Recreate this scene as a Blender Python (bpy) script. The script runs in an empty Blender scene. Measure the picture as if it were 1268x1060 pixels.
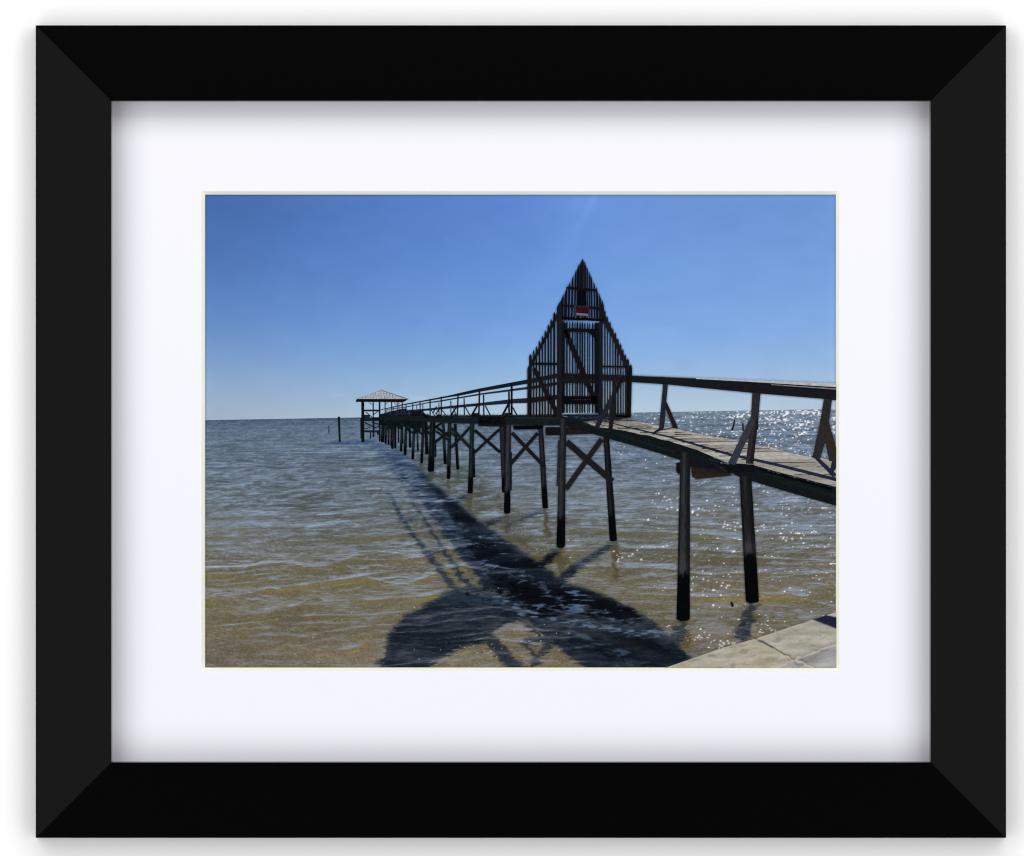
import bpy, bmesh, math
import numpy as np

# ------------------------------------------------------------------ scene
sc = bpy.context.scene
C = bpy.data.collections.new("scene"); sc.collection.children.link(C)
S = 0.0005                    # metres per printed unit: the frame is about 0.60 x 0.50 m
CX, CY = 634.0, 530.0         # picture-plane origin
Y_PRINT = -0.0014             # the print stands 1.4 mm in front of the wall
K = 0.80                      # reflectance of a colour of value 1 on the print
rng = np.random.default_rng(11)

def lin(c):
    c = np.asarray(c, dtype=float) / 255.0
    return np.where(c <= 0.04045, c / 12.92, ((c + 0.055) / 1.055) ** 2.4)
def ink(c):
    return lin(c) * K
def U(x): return (x - CX) * S
def V(y): return (CY - y) * S

# ------------------------------------------------------------------ materials
def new_mat(name):
    m = bpy.data.materials.new(name); m.use_nodes = True
    nt = m.node_tree; b = nt.nodes['Principled BSDF']
    return m, nt, b
def setin(b, **kw):
    for k, v in kw.items():
        b.inputs[k.replace('_', ' ')].default_value = v

def mat_plain(name, col, rough=0.8, spec=0.2, noise=0.02, scale=300, bump=0.0):
    m, nt, b = new_mat(name)
    setin(b, Roughness=rough); b.inputs['Specular IOR Level'].default_value = spec
    tc = nt.nodes.new('ShaderNodeTexCoord'); n = nt.nodes.new('ShaderNodeTexNoise')
    n.inputs['Scale'].default_value = scale; n.inputs['Detail'].default_value = 4
    nt.links.new(tc.outputs['Object'], n.inputs['Vector'])
    r = nt.nodes.new('ShaderNodeMapRange')
    r.inputs['To Min'].default_value = 1 - noise; r.inputs['To Max'].default_value = 1 + noise
    nt.links.new(n.outputs['Fac'], r.inputs['Value'])
    mul = nt.nodes.new('ShaderNodeVectorMath'); mul.operation = 'SCALE'
    mul.inputs[0].default_value = tuple(col); nt.links.new(r.outputs[0], mul.inputs['Scale'])
    nt.links.new(mul.outputs[0], b.inputs['Base Color'])
    if bump:
        bp = nt.nodes.new('ShaderNodeBump'); bp.inputs['Strength'].default_value = bump
        bp.inputs['Distance'].default_value = 0.0003
        nt.links.new(n.outputs['Fac'], bp.inputs['Height']); nt.links.new(bp.outputs[0], b.inputs['Normal'])
    return m

def mat_print(name, grain=0.0):
    """printed ink: colours of the mesh, plus wood grain along each printed timber (UV)"""
    m, nt, b = new_mat(name)
    setin(b, Roughness=0.95); b.inputs['Specular IOR Level'].default_value = 0.0
    a = nt.nodes.new('ShaderNodeAttribute'); a.attribute_name = 'ink'
    out = a.outputs['Color']
    if grain:
        uv = nt.nodes.new('ShaderNodeUVMap'); uv.uv_map = 'UVMap'
        mp = nt.nodes.new('ShaderNodeMapping'); mp.inputs['Scale'].default_value = (0.13, 1.15, 1)
        n = nt.nodes.new('ShaderNodeTexNoise'); n.inputs['Scale'].default_value = 1.0
        n.inputs['Detail'].default_value = 4; n.inputs['Roughness'].default_value = 0.65
        r = nt.nodes.new('ShaderNodeMapRange')
        r.inputs['From Min'].default_value = 0.25; r.inputs['From Max'].default_value = 0.75
        r.inputs['To Min'].default_value = 1 - grain; r.inputs['To Max'].default_value = 1 + grain
        nt.links.new(uv.outputs[0], mp.inputs[0]); nt.links.new(mp.outputs[0], n.inputs['Vector'])
        nt.links.new(n.outputs['Fac'], r.inputs['Value'])
        mul = nt.nodes.new('ShaderNodeVectorMath'); mul.operation = 'SCALE'
        nt.links.new(out, mul.inputs[0]); nt.links.new(r.outputs[0], mul.inputs['Scale'])
        out = mul.outputs[0]
    nt.links.new(out, b.inputs['Base Color'])
    return m

M_wall = mat_plain('wall_paint', (0.90, 0.90, 0.90), 0.9, 0.1, 0.004, 60)
M_black = mat_plain('black_lacquer', (0.0016, 0.0016, 0.0016), 0.16, 0.058, 0.05, 400)
M_mat = mat_plain('mat_board', (0.782, 0.782, 0.846), 0.95, 0.05, 0.004, 900)
M_core = mat_plain('mat_core', (0.95, 0.95, 0.80), 0.95, 0.0, 0.01, 1500)
M_back = mat_plain('photo_paper', (0.8, 0.8, 0.8), 0.8, 0.1)
M_ink = mat_print('printed_ink')
M_timber = mat_print('printed_timber', 0.6)

# ------------------------------------------------------------------ object helpers
def link(o, parent=None):
    C.objects.link(o)
    if parent is not None: o.parent = parent
    return o
def mesh_obj(name, verts, faces, mat, parent=None, label=None, uv=None, ink_cols=None, smooth=False):
    me = bpy.data.meshes.new(name)
    me.from_pydata([tuple(v) for v in verts], [], faces)
    me.materials.append(mat)
    if ink_cols is not None:
        at = me.color_attributes.new('ink', 'FLOAT_COLOR', 'POINT')
        c = np.ones((len(verts), 4), dtype=np.float32); c[:, :3] = np.asarray(ink_cols)
        at.data.foreach_set('color', c.ravel())
    if uv is not None:
        l = me.uv_layers.new(name='UVMap')
        vi = np.zeros(len(me.loops), dtype=np.int32); me.loops.foreach_get('vertex_index', vi)
        l.data.foreach_set('uv', np.asarray(uv, dtype=np.float32)[vi].ravel())
    me.update()
    o = bpy.data.objects.new(name, me); link(o, parent)
    if label: o['label'] = label
    return o

# ------------------------------------------------------------------ the wall
w = mesh_obj('wall', [(-2.5, 0, -2.2), (2.5, 0, -2.2), (2.5, 0, 2.2), (-2.5, 0, 2.2)], [(0, 1, 2, 3)], M_wall)
w['kind'] = 'structure'; w['label'] = 'plain white wall behind the black framed picture'; w['category'] = 'wall'

root = bpy.data.objects.new('framed_picture', None); link(root)
root['label'] = 'black framed print of a wooden pier with a wide white mat on the white wall'
root['category'] = 'framed picture'

# ------------------------------------------------------------------ frame: four mitred rails
FRONT, OUTB = -0.0218, -0.0004
F_OUT = (45.6, 32.5, 1244.4, 1036.4)       # x0,y0,x1,y1 at the front face
F_IN = (139.4, 126.4, 1150.6, 942.6)
def corner(r, i):   # 0 tl,1 tr,2 br,3 bl
    x0, y0, x1, y1 = r
    return [(x0, y0), (x1, y0), (x1, y1), (x0, y1)][i]
def inset(r, d): return (r[0] + d, r[1] + d, r[2] - d, r[3] - d)
# cross-section of the moulding from the wall round to the rebate (offset from outer edge, depth)
W_R = F_IN[0] - F_OUT[0]
SL = 0.0060                    # the face of the moulding falls 6 mm towards its outer edge
SECT = [(0.0, OUTB), (0.0, FRONT + SL + 0.0006), (0.5, FRONT + SL + 0.0002), (1.2, FRONT + SL)]
SECT += [(W_R - 0.6, FRONT), (W_R - 0.1, FRONT + 0.0002), (W_R, FRONT + 0.0006), (W_R, -0.0045), (W_R - 14, -0.0045), (W_R - 14, OUTB)]
for i, nm in enumerate(['top', 'right', 'bottom', 'left']):
    vs, fs = [], []
    for e in (i, (i + 1) % 4):
        for d, y in SECT:
            x, z = corner(inset(F_OUT, d), e)
            vs.append((U(x), y, V(z)))
    n = len(SECT)
    for k in range(n):
        fs.append((k, (k + 1) % n, n + (k + 1) % n, n + k))
    fs.append(tuple(range(n))[::-1]); fs.append(tuple(range(n, 2 * n)))
    o = mesh_obj('frame_rail', vs, fs, M_black, root, nm + ' rail of the black frame')
    bm = bmesh.new(); bm.from_mesh(o.data); bmesh.ops.recalc_face_normals(bm, faces=bm.faces); bm.to_mesh(o.data); bm.free()

# ------------------------------------------------------------------ mat board with bevelled window
M_OUT = (127, 114, 1163, 955)
W_T = (250.0, 237.0, 1039.0, 830.4)        # window at the top face of the board
W_B = (254.0, 241.0, 1035.0, 826.6)        # window at the bottom face
YM, YB = -0.0044, Y_PRINT - 0.0006
vs = [(U(x), YM, V(y)) for r in (M_OUT, W_T) for x, y in [corner(r, i) for i in range(4)]]
vs += [(x, YB, z) for x, _, z in vs[:4]]
fs = [(i, (i + 1) % 4, 4 + (i + 1) % 4, 4 + i) for i in range(4)]
fs += [(i, 8 + i, 8 + (i + 1) % 4, (i + 1) % 4) for i in range(4)]
mat_o = mesh_obj('mat_board', vs, fs, M_mat, root)
vs = [(U(x), y, V(z)) for r, y in ((W_T, YM), (W_B, YB)) for x, z in [corner(r, i) for i in range(4)]]
mesh_obj('bevelled_edge', vs, [(i, (i + 1) % 4, 4 + (i + 1) % 4, 4 + i) for i in range(4)], M_core, mat_o,
         'cream bevelled edge of the mat window')

# ------------------------------------------------------------------ the print
PX0, PY0, PX1, PY1 = 252.0, 239.0, 1037.0, 829.0
paper = mesh_obj('print', [(U(PX0), Y_PRINT, V(PY1)), (U(PX1), Y_PRINT, V(PY1)), (U(PX1), Y_PRINT, V(PY0)), (U(PX0), Y_PRINT, V(PY0)),
                 (U(PX0), -0.0004, V(PY1)), (U(PX1), -0.0004, V(PY1)), (U(PX1), -0.0004, V(PY0)), (U(PX0), -0.0004, V(PY0))],
                 [(0, 1, 2, 3), (7, 6, 5, 4), (0, 4, 5, 1), (1, 5, 6, 2), (2, 6, 7, 3), (3, 7, 4, 0)], M_back, root,
                 'print of a weathered wooden pier running out over shallow brown water under a blue sky')
LAYER = [0]
def depth():
    LAYER[0] += 1
    return Y_PRINT - 0.000010 * LAYER[0]

def grid_obj(name, x0, y0, x1, y1, nx, ny, cols, label, ytop=None):
    xs = np.linspace(x0, x1, nx); ys = np.linspace(y0, y1, ny)
    X, Y = np.meshgrid(xs, ys)
    X0, Y0 = X, Y
    if ytop is not None: Y = np.maximum(Y, ytop(X))
    v = np.zeros((ny * nx, 3), dtype=np.float32)
    v[:, 0] = ((X - CX) * S).ravel(); v[:, 1] = depth(); v[:, 2] = ((CY - Y) * S).ravel()
    me = bpy.data.meshes.new(name)
    me.vertices.add(nx * ny); me.vertices.foreach_set('co', v.ravel())
    i = np.arange((ny - 1) * (nx - 1)); r = i // (nx - 1); c = i % (nx - 1)
    a = r * nx + c
    q = np.stack([a + nx, a + nx + 1, a + 1, a], 1).astype(np.int32)
    me.loops.add(q.size); me.loops.foreach_set('vertex_index', q.ravel())
    me.polygons.add(len(q)); me.polygons.foreach_set('loop_start', np.arange(0, q.size, 4, dtype=np.int32))
    me.update(calc_edges=True)
    at = me.color_attributes.new('ink', 'FLOAT_COLOR', 'POINT')
    cc = np.ones((nx * ny, 4), dtype=np.float32); cc[:, :3] = cols(X0, Y0).reshape(-1, 3)
    at.data.foreach_set('color', cc.ravel())
    me.materials.append(M_ink)
    o = bpy.data.objects.new(name, me); link(o, paper); o['label'] = label
    return o

# ---- image-space fields
def horizon(x): return 520.3 - 0.0178 * (x - 254.0) + 1.2 * ((x - 645) / 390.0) ** 2 * 0.0

def sm(a, b, x):
    t = np.clip((x - a) / (b - a), 0, 1); return t * t * (3 - 2 * t)
def blur(a, s):
    if s <= 0: return a
    n = int(3 * s) + 1; k = np.exp(-0.5 * (np.arange(-n, n + 1) / s) ** 2); k /= k.sum()
    p = np.pad(a, ((n, n), (n, n)), mode='edge')
    t = sum(k[j] * p[j:j + a.shape[0], :] for j in range(2 * n + 1))
    return sum(k[j] * t[:, j:j + a.shape[1]] for j in range(2 * n + 1))
def vnoise(X, Y, cx, cy, seed, oct=1, gain=0.5):
    """smooth random field at printed-unit scale, roughly N(0,1)"""
    r = np.random.default_rng(seed); tot = np.zeros_like(X); norm = 0; amp = 1
    for o in range(oct):
        g = r.standard_normal((256, 256))
        u = X / cx + 1000.3; v = Y / cy + 1000.7
        iu = np.floor(u).astype(int); iv = np.floor(v).astype(int)
        fu = u - iu; fv = v - iv; fu = fu * fu * (3 - 2 * fu); fv = fv * fv * (3 - 2 * fv)
        a = g[iv % 256, iu % 256]; b = g[iv % 256, (iu + 1) % 256]
        c = g[(iv + 1) % 256, iu % 256]; d = g[(iv + 1) % 256, (iu + 1) % 256]
        tot += amp * ((a * (1 - fu) + b * fu) * (1 - fv) + (c * (1 - fu) + d * fu) * fv) * 1.4
        norm += amp * amp; amp *= gain; cx *= 0.5; cy *= 0.5
    return tot / math.sqrt(norm)

# ---- sky
SKX = np.array([254, 450, 645, 740, 840, 1035.0])
SKY = np.array([241, 300, 350, 400, 440, 470, 495, 520.0])
SKC = np.array([
 [(70,105,168),(84,123,192),(94,134,208),(107,149,219),(108,148,215),(108,149,212)],
 [(78,115,180),(90,132,202),(100,143,214),(110,153,222),(114,156,222),(116,158,222)],
 [(88,126,190),(98,140,208),(108,152,220),(117,160,225),(120,164,226),(124,166,225)],
 [(103,142,200),(110,152,215),(119,163,226),(126,170,229),(130,172,231),(134,174,230)],
 [(124,158,206),(126,166,220),(134,176,230),(140,182,232),(142,181,232),(146,182,229)],
 [(142,170,206),(146,180,220),(155,190,226),(158,193,230),(160,190,225),(162,190,222)],
 [(157,177,203),(160,188,216),(172,200,222),(176,203,224),(180,202,222),(180,202,222)],
 [(168,182,200),(178,198,216),(186,210,222),(190,210,224),(190,208,222),(190,208,224)]], float)
def interp_tab(X, Y, xs, ys, T):
    out = np.zeros(X.shape + (3,))
    ix = np.clip(np.searchsorted(xs, X, 'right') - 1, 0, len(xs) - 2)
    iy = np.clip(np.searchsorted(ys, Y, 'right') - 1, 0, len(ys) - 2)
    fx = np.clip((X - xs[ix]) / (xs[ix + 1] - xs[ix]), 0, 1)[..., None]
    fy = np.clip((Y - ys[iy]) / (ys[iy + 1] - ys[iy]), 0, 1)[..., None]
    return ((T[iy, ix] * (1 - fx) + T[iy, ix + 1] * fx) * (1 - fy) + (T[iy + 1, ix] * (1 - fx) + T[iy + 1, ix + 1] * fx) * fy)
def sky_cols(X, Y):
    c = interp_tab(X, Y, SKX, SKY, SKC)
    for ch in range(3):                                   # soften the control grid
        c[..., ch] = blur(c[..., ch], 9)
    # the thin pale ray that falls from the top edge of the photograph
    t = (Y - 241) / 100.0
    xc = 738 - 52 * t; d = (X - xc)
    ray = np.exp(-0.5 * (d / (3 + 5 * t)) ** 2) * np.clip(1 - t / 1.1, 0, 1) * 7
    ray2 = np.exp(-0.5 * ((d + 16) / 14) ** 2) * np.clip(1 - t / 1.3, 0, 1) * 4
    c += (ray + ray2)[..., None]
    c += (vnoise(X, Y, 26, 14, 5, 3) * 0.8)[..., None]
    wisp = np.exp(-0.5 * ((Y - 494) / 2.2) ** 2) * np.clip(vnoise(X, Y * 0.2, 22, 5, 77), 0, 2) * np.exp(-0.5 * ((X - 545) / 70) ** 2) * 6
    wisp += np.exp(-0.5 * ((Y - 489) / 1.5) ** 2) * np.exp(-0.5 * ((X - 418) / 7) ** 2) * 7
    c += wisp[..., None]
    return ink(c)
grid_obj('printed_sky', 253, 240, 1036, 522, 392, 142, sky_cols, 'clear blue sky in the print, paler towards the horizon')

# ---- sea
def wave_field(X, Y, lams, ndir, spread, seed, target_px, width, tilt=0.0):
    r = np.random.default_rng(seed)
    dv = np.maximum(Y - horizon(X), 0.6)
    Z = 1800.0 / dv; XW = (X - 645) / 600.0 * Z
    XW = XW + 0.25 * vnoise(XW, Z, 2.5, 2.0, seed + 1) ; Z = Z + 0.12 * vnoise(XW, Z, 2.0, 1.2, seed + 2)
    tot = np.zeros_like(X); nrm = np.zeros_like(X) + 1e-9
    for lam in lams:
        for _ in range(ndir):
            l = lam * r.uniform(0.8, 1.25); th = tilt + r.normal(0, spread); ph = r.uniform(0, 6.283)
            pxv = l * dv * dv / 1800.0 / max(0.3, math.cos(th))
            wgt = np.exp(-(np.log(pxv / target_px) / width) ** 2)
            kx, kz = math.sin(th) * 6.283 / l, math.cos(th) * 6.283 / l
            tot += wgt * np.sin(kx * XW + kz * Z + ph); nrm += wgt * wgt * 0.5
    return tot / np.sqrt(nrm)

def poly_mask(X, Y, P):
    m = np.zeros(X.shape, bool); n = len(P)
    for i in range(n):
        x0, y0 = P[i]; x1, y1 = P[(i + 1) % n]
        if y0 == y1: continue
        c = ((Y < y0) != (Y < y1)) & (X < (x1 - x0) * (Y - y0) / (y1 - y0) + x0)
        m ^= c
    return m.astype(float)
def taper(p0, w0, p1, w1):
    (x0, y0), (x1, y1) = p0, p1
    L = math.hypot(x1 - x0, y1 - y0); nx, ny = -(y1 - y0) / L, (x1 - x0) / L
    return [(x0 + nx * w0 / 2, y0 + ny * w0 / 2), (x1 + nx * w1 / 2, y1 + ny * w1 / 2),
            (x1 - nx * w1 / 2, y1 - ny * w1 / 2), (x0 - nx * w0 / 2, y0 - ny * w0 / 2)]

def sea_cols(X, Y):
    dv = np.maximum(Y - horizon(X), 0.0)
    H, Wd = X.shape
    lams = [0.04, 0.06, 0.09, .13, .2, .3, .45, .7, 1.0, 1.5, 2.2, 3.4, 5, 8, 12, 20, 35, 60]
    A = wave_field(X, Y, lams, 9, 0.42, 21, 4.5, 0.55, 0.06)        # ripples, ~4-5 units high
    A2 = wave_field(X, Y, lams, 8, 0.50, 31, 2.4, 0.45, -0.05)      # finest wavelets
    B = wave_field(X, Y, lams, 9, 0.22, 41, 11.0, 0.5, 0.10)        # wavelets
    near = sm(60, 260, dv)
    # short-crested wavelets: a lattice whose cells grow towards the viewer
    hh = 2.1 + 0.030 * dv                        # height of one wavelet in the print
    V0 = np.log(hh / 2.1) / 0.030; 
    def lattice(seed, m, aspect, tilt, octv=2):
        u = (X - 645) / (aspect * m * hh); v = V0 / m + tilt * u
        wu = 0.7 * vnoise(u * .5, v * .5, 1, 1, seed + 500); wv = 0.45 * vnoise(u * .6, v * .4, 1, 1, seed + 600)
        return vnoise(u + wu, v + wv, 1, 1, seed, octv)
    def ridge(n): return 1.25 - 2.3 * np.abs(np.tanh(n * 0.9))
    def crestline(n, w): return 1.9 * np.exp(-(n / w) ** 2) - 0.55
    L1 = lattice(101, 0.75, 4.4, 0.25, 3); L2 = lattice(102, 2.0, 4.6, -0.22, 3); L3 = lattice(103, 0.42, 3.6, 0.1)
    R1 = crestline(lattice(104, 1.7, 6.5, 0.40, 2), 0.30); R2 = crestline(lattice(105, 2.3, 5.5, -0.55, 2), 0.22)
    R3 = crestline(lattice(106, 1.1, 7.0, 0.12, 2), 0.32)
    Sw = wave_field(X, Y, [0.8, 1.1, 1.4, 1.8, 2.6, 4, 6], 5, 0.16, 51, 34.0, 0.75, 0.05)   # low swell
    fine = vnoise(X, Y, 3.4, 1.3, 61, 2)
    far = 1 - sm(8, 45, dv)
    uu = np.clip((X - 645) / (5.0 * hh), -9, 9)
    def saws(m, seed, k, wob, e0, e1):
        ph = V0 / m - k * uu * uu * 0.5 + wob * vnoise(uu / (m * 1.9), V0 / (m * 2.2), 1, 1, seed) + 0.13 * vnoise(uu / (m * .45), V0 / (m * 1.1), 1, 1, seed + 1)
        f = ph - np.floor(ph)
        return f, sm(e0, e1, lattice(seed + 2, m * 1.5, 4.5, 0.15, 2))
    f1, e1_ = saws(3.4, 301, 0.020, 0.30, -0.9, 0.7)
    f2, e2_ = saws(1.25, 311, 0.050, 0.38, -0.7, 0.9)
    f3, e3_ = saws(0.8, 321, -0.03, 0.42, -0.5, 1.1)
    prof = lambda f: 1.9 * f ** 2.6 * sm(1.0, 0.94, f) - 0.5
    S1 = e1_ * prof(f1) * 1.3; S2 = e2_ * prof(f2) * 1.4; S3 = e3_ * prof(f3) * 1.4
    n2 = sm(85, 170, dv)
    s_far = 0.24 * A + 0.30 * A2 + 0.16 * B + 0.10 * Sw + 0.26 * L1 + 0.10 * L2 + 0.30 * L3 + 0.12 * R1 + 0.05 * R2 + 0.22 * R3 - 0.10
    s_near = 0.20 * A + 0.26 * A2 + 0.12 * B + 0.10 * Sw + 0.20 * L1 + 0.10 * L2 + 0.20 * L3 + 0.12 * R1 + 0.10 * R2 + 0.12 * R3 + 0.66 * S1 + 0.72 * S2 + 0.46 * S3
    s = s_far * (1 - n2) + s_near * n2
    s = s * (1 - 0.45 * far) + fine * 0.30 * far + fine * 0.10
    # dark, light of water body
    D = np.array([0, 12, 40, 80, 130, 180, 230, 300.0])
    body = np.array([(66,84,104),(72,88,106),(78,91,104),(85,93,99),(91,93,88),(98,94,80),(112,104,84),(112,102,85)], float)
    skyr = np.array([(100,121,146),(116,136,160),(128,149,174),(137,156,180),(142,158,180),(144,156,172),(141,149,160),(132,137,144)], float)
    BC = np.stack([np.interp(dv, D, body[:, k]) for k in range(3)], -1)
    RC = np.stack([np.interp(dv, D, skyr[:, k]) for k in range(3)], -1)
    rightness = sm(700, 1000, X)
    RC = RC + rightness[..., None] * np.array([2, 2, 6.0])
    # lateral: left side far is darker slate, middle lighter
    lat = vnoise(X, Y, 160, 40, 71, 2) * 3
    # displaced look-up for everything mirrored or shadowed
    def warp(mask, amp):
        yy = np.clip(np.arange(H)[:, None] + amp * 1.0 * s * (0.4 + near), 0, H - 1).astype(int)
        xx = np.clip(np.arange(Wd)[None, :] + amp * 1.5 * (A2 * 0.4 + 0.6 * vnoise(X, Y, 9, 4, 91, 2)) * (0.3 + near), 0, Wd - 1).astype(int)
        return mask[yy, xx]
    PM = lambda P: poly_mask(X, Y, P)
    # ---------- shadows thrown on the sea bed and surface
    far_sh = PM([(452,546),(500,558),(541,604),(588,646),(599,726),(540,655),(505,612),(478,574)])
    deck_sh = PM([(455,547),(486,556),(510,574),(541,602),(588,642),(643,681),(700,722),(762,744),(806,766),(836,796),(868,826),
                  (730,828),(704,812),(682,794),(672,786),(646,766),(600,790),(560,760),(599,727),(560,676),(520,620),(484,575)])
    gate_sh = PM([(469,830),(483,783),(500,762),(547,735),(566,728),(605,724),(660,735),(680,770),(640,775),(607,790),(596,795),(572,800),(545,818),(522,830)])
    lit = np.maximum.reduce([PM([(606,783),(647,764),(677,788),(664,806),(640,830),(630,812),(606,792)]),
                             PM([(682,794),(724,828),(652,828)]), PM([(655,799),(672,796),(661,812)])])
    rails = np.zeros_like(X)
    for P in ([taper((470,584),4,(500,647),5), taper((500,647),5,(545,705),9), taper((545,705),9,(572,742),12),
               taper((497,600),2,(530,650),4), taper((530,650),4,(560,696),6), taper((560,696),6,(585,732),8),
               taper((499,644),4,(522,636),3), taper((523,686),5,(550,677),4)]):
        rails = np.maximum(rails, PM(P))
    rails = blur(rails, 1.6) * sm(575, 640, Y)
    legs = np.zeros_like(X)
    for P in ([taper((600,786),13,(648,835),16), taper((684,791),8,(652,832),8), taper((643,796),6,(684,790),7), taper((652,797),4,(662,812),5), taper((692,680),6,(655,708),9), taper((758,672),6,(716,700),9), taper((716,700),9,(690,722),10),
               taper((628,638),5,(600,650),6), taper((672,632),4,(626,650),5), taper((846,770),14,(833,802),20), taper((932,746),13,(915,792),20), taper((640,762),6,(672,790),5),
               taper((785,762),10,(802,766),8), taper((582,612),4,(560,622),4)]):
        legs = np.maximum(legs, PM(P))
    legs = blur(legs, 1.7)
    pav = blur(PM([(396,549),(418,546),(452,544),(470,547),(462,549.5),(420,549.5)]), 0.8)
    dk = blur(np.maximum(deck_sh, gate_sh), 2.4); dk = dk * (1 - 0.97 * blur(lit, 1.8))
    fs_ = blur(far_sh, 3.5) * (1 - sm(560, 640, Y) * 0.6)
    shadow = np.clip(np.maximum.reduce([dk, rails * 0.75, legs * 0.85, fs_ * 0.8, pav]), 0, 1)
    shadow = warp(shadow, 2.2)
    # ---------- dark mirror image of the pier on the water
    mir = PM([(512,576),(560,590),(600,640),(650,664),(700,690),(728,716),(760,742),(800,764),(772,772),(720,764),(668,758),(628,736),(596,700),(566,648),(535,608)])
    mir2 = PM([(690,768),(740,776),(800,790),(846,806),(850,812),(800,822),(760,812),(716,800),(690,785)])
    pm = np.zeros_like(X)
    for P in ([taper((694,676),10,(692,708),8), taper((760,670),8,(764,716),8), taper((628,636),8,(628,662),7), taper((582,610),7,(581,634),6),
               taper((675,630),6,(676,664),6), taper((555,593),5,(555,606),4), taper((534,583),8,(532,596),7), taper((846,768),12,(850,800),12), taper((934,745),13,(930,772),12),
               taper((522,573),5,(520,583),5), taper((567,581),4,(567,594),4)]):
        pm = np.maximum(pm, PM(P))
    under = blur(PM([(486,551),(520,555),(590,586),(632,625),(700,676),(712,700),(690,712),(640,678),(588,640),(541,600),(510,572)]), 2.5)
    mirror = warp(np.clip(blur(mir, 3.5) + 0.75 * blur(mir2, 4) , 0, 1), 5.0)
    brownm = warp(np.maximum(blur(pm, 1.0), 0.62 * under * np.clip(0.75 - 0.45 * L1 - 0.35 * A2 - 0.3 * R1, 0, 1.3)), 3.0)
    # ---------- mix
    base_w = np.interp(dv, D, [0.50, 0.50, 0.50, 0.47, 0.40, 0.30, 0.22, 0.14])
    base_w = base_w + 0.05 * np.interp(X, [254, 500, 800, 1035], [0, 0, 0.6, 1.2])
    wq = np.clip(base_w + (0.40 + 0.08 * near) * s, 0, 1.3)
    # sea bed: caustic threads and speckle in the shallows
    c1 = vnoise(X + 6 * vnoise(X, Y, 14, 8, 3), Y + 3 * vnoise(X, Y, 14, 8, 4), 13, 6, 8, 2)
    thread = np.exp(-(c1 / 0.16) ** 2) * sm(190, 290, dv)
    speck = vnoise(X, Y, 2.2, 1.5, 9, 2)
    BCs = BC + thread[..., None] * np.array([30, 25, 10.0]) * 0.9 + speck[..., None] * (1.5 + 3.6 * near)[..., None] * np.array([1, .95, .8])
    must = np.clip(e1_ * np.exp(-(f1 / 0.26) ** 1.6) * sm(-1.4, 0.8, -Sw) + 0.5 * e2_ * np.exp(-(f2 / 0.3) ** 2), 0, 1.1) * sm(85, 190, dv)
    BCs = BCs + must[..., None] * np.array([18, 13, -6.0])
    BCs = BCs * (1 + 0.05 * lat[..., None] / 3)
    wq = np.clip(wq - must * 0.12, 0, 1.25)
    shb = np.array([26, 39, 60.0]) * (1 - near[..., None]) + np.array([28, 38, 51.0]) * near[..., None]
    shb = shb + (1 - sm(25, 90, dv))[..., None] * np.array([18, 30, 52.0])
    shb = shb + speck[..., None] * 1.6
    gsh = blur(gate_sh, 3) * 1.0
    tone = np.clip(0.5 + 0.35 * Sw + 0.5 * L2 - 0.8 * np.exp(-0.5 * ((Y - 782) / 13) ** 2), 0, 1.3)
    shb = shb * (1 - 0.35 * gsh[..., None]) + (np.array([14, 21, 26.0]) * (1 - tone[..., None]) + np.array([42, 54, 70.0]) * tone[..., None]) * 0.35 * gsh[..., None]
    body_c = BCs * (1 - shadow[..., None]) + shb * shadow[..., None]
    # reflected light: sky, or the dark underside of the pier
    RCs = RC * (1 - 0.28 * shadow[..., None] * near[..., None]) + 0
    RCs = RCs * (1 - 0.15 * shadow[..., None])
    pk = crestline(lattice(107, 0.9, 5.0, 0.3, 2), 0.30); pk2 = crestline(lattice(108, 1.5, 5.5, -0.35, 2), 0.26)
    peek = sm(0.35, 1.7, 0.35 * S2 + 0.3 * S3 +  0.55 * pk + 0.55 * pk2 + 0.25 * R1 + 0.22 * L1 + 0.15 * A + 0.6 * vnoise(X, Y, 30, 11, 23, 2))
    dark = np.array([6, 10, 14.0])
    mm = np.clip(mirror, 0, 1)
    RCm = dark * np.ones_like(RC) * (1 - peek[..., None]) + np.array([88, 110, 140.0]) * peek[..., None]
    wm = wq
    col = body_c * (1 - wm[..., None]) + RCs * wm[..., None]
    inm = np.clip(mm * shadow ** 0.5 * (0.80 - 0.22 * L2 + 0.12 * S2), 0, 1) * np.where(Y > 600, 1, 0.8)
    colm = (shb * 0.45) * (1 - peek[..., None]) + RCm * peek[..., None]
    colm = colm * (1 - 0.25 * sm(150, 300, dv)[..., None])
    col = col * (1 - inm[..., None]) + colm * inm[..., None]
    bm_ = (brownm * (1 - shadow * 0.9))[..., None]
    col = col * (1 - bm_ * 0.82) + (BC * 0.74 + np.array([4, 1, -14])) * bm_ * 0.82
    # seaweed-dark tatters along the pier
    tat = sm(0.9, 1.3, vnoise(X, Y, 7, 3.5, 13, 3)) * blur(PM([(560,716),(600,700),(660,716),(720,748),(800,775),(740,770),(640,748),(575,752)]), 5)
    col = col * (1 - 0.45 * tat[..., None])
    # bright foam lines inside the shadow
    for (pts, wd, br) in [([(612,738),(640,752),(668,763),(704,771),(750,779),(796,786),(840,783)], 3.2, 85), ([(648,708),(676,730),(700,748),(728,752),(752,764),(790,776)], 2.6, 75),
                          ([(628,712),(650,709),(668,720)], 2.2, 60), ([(744,786),(760,806),(776,822)], 2.5, 35), ([(600,664),(640,660),(664,668)], 2.0, 60)]:
        mk = np.zeros_like(X)
        for a, b in zip(pts[:-1], pts[1:]): mk = np.maximum(mk, PM(taper(a, wd * 2, b, wd * 2)))
        mk = warp(blur(mk, wd * 0.6), 3.5) * np.clip(0.55 + 0.6 * vnoise(X, Y, 8, 1.8, 17, 2), 0, 1.2)
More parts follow.
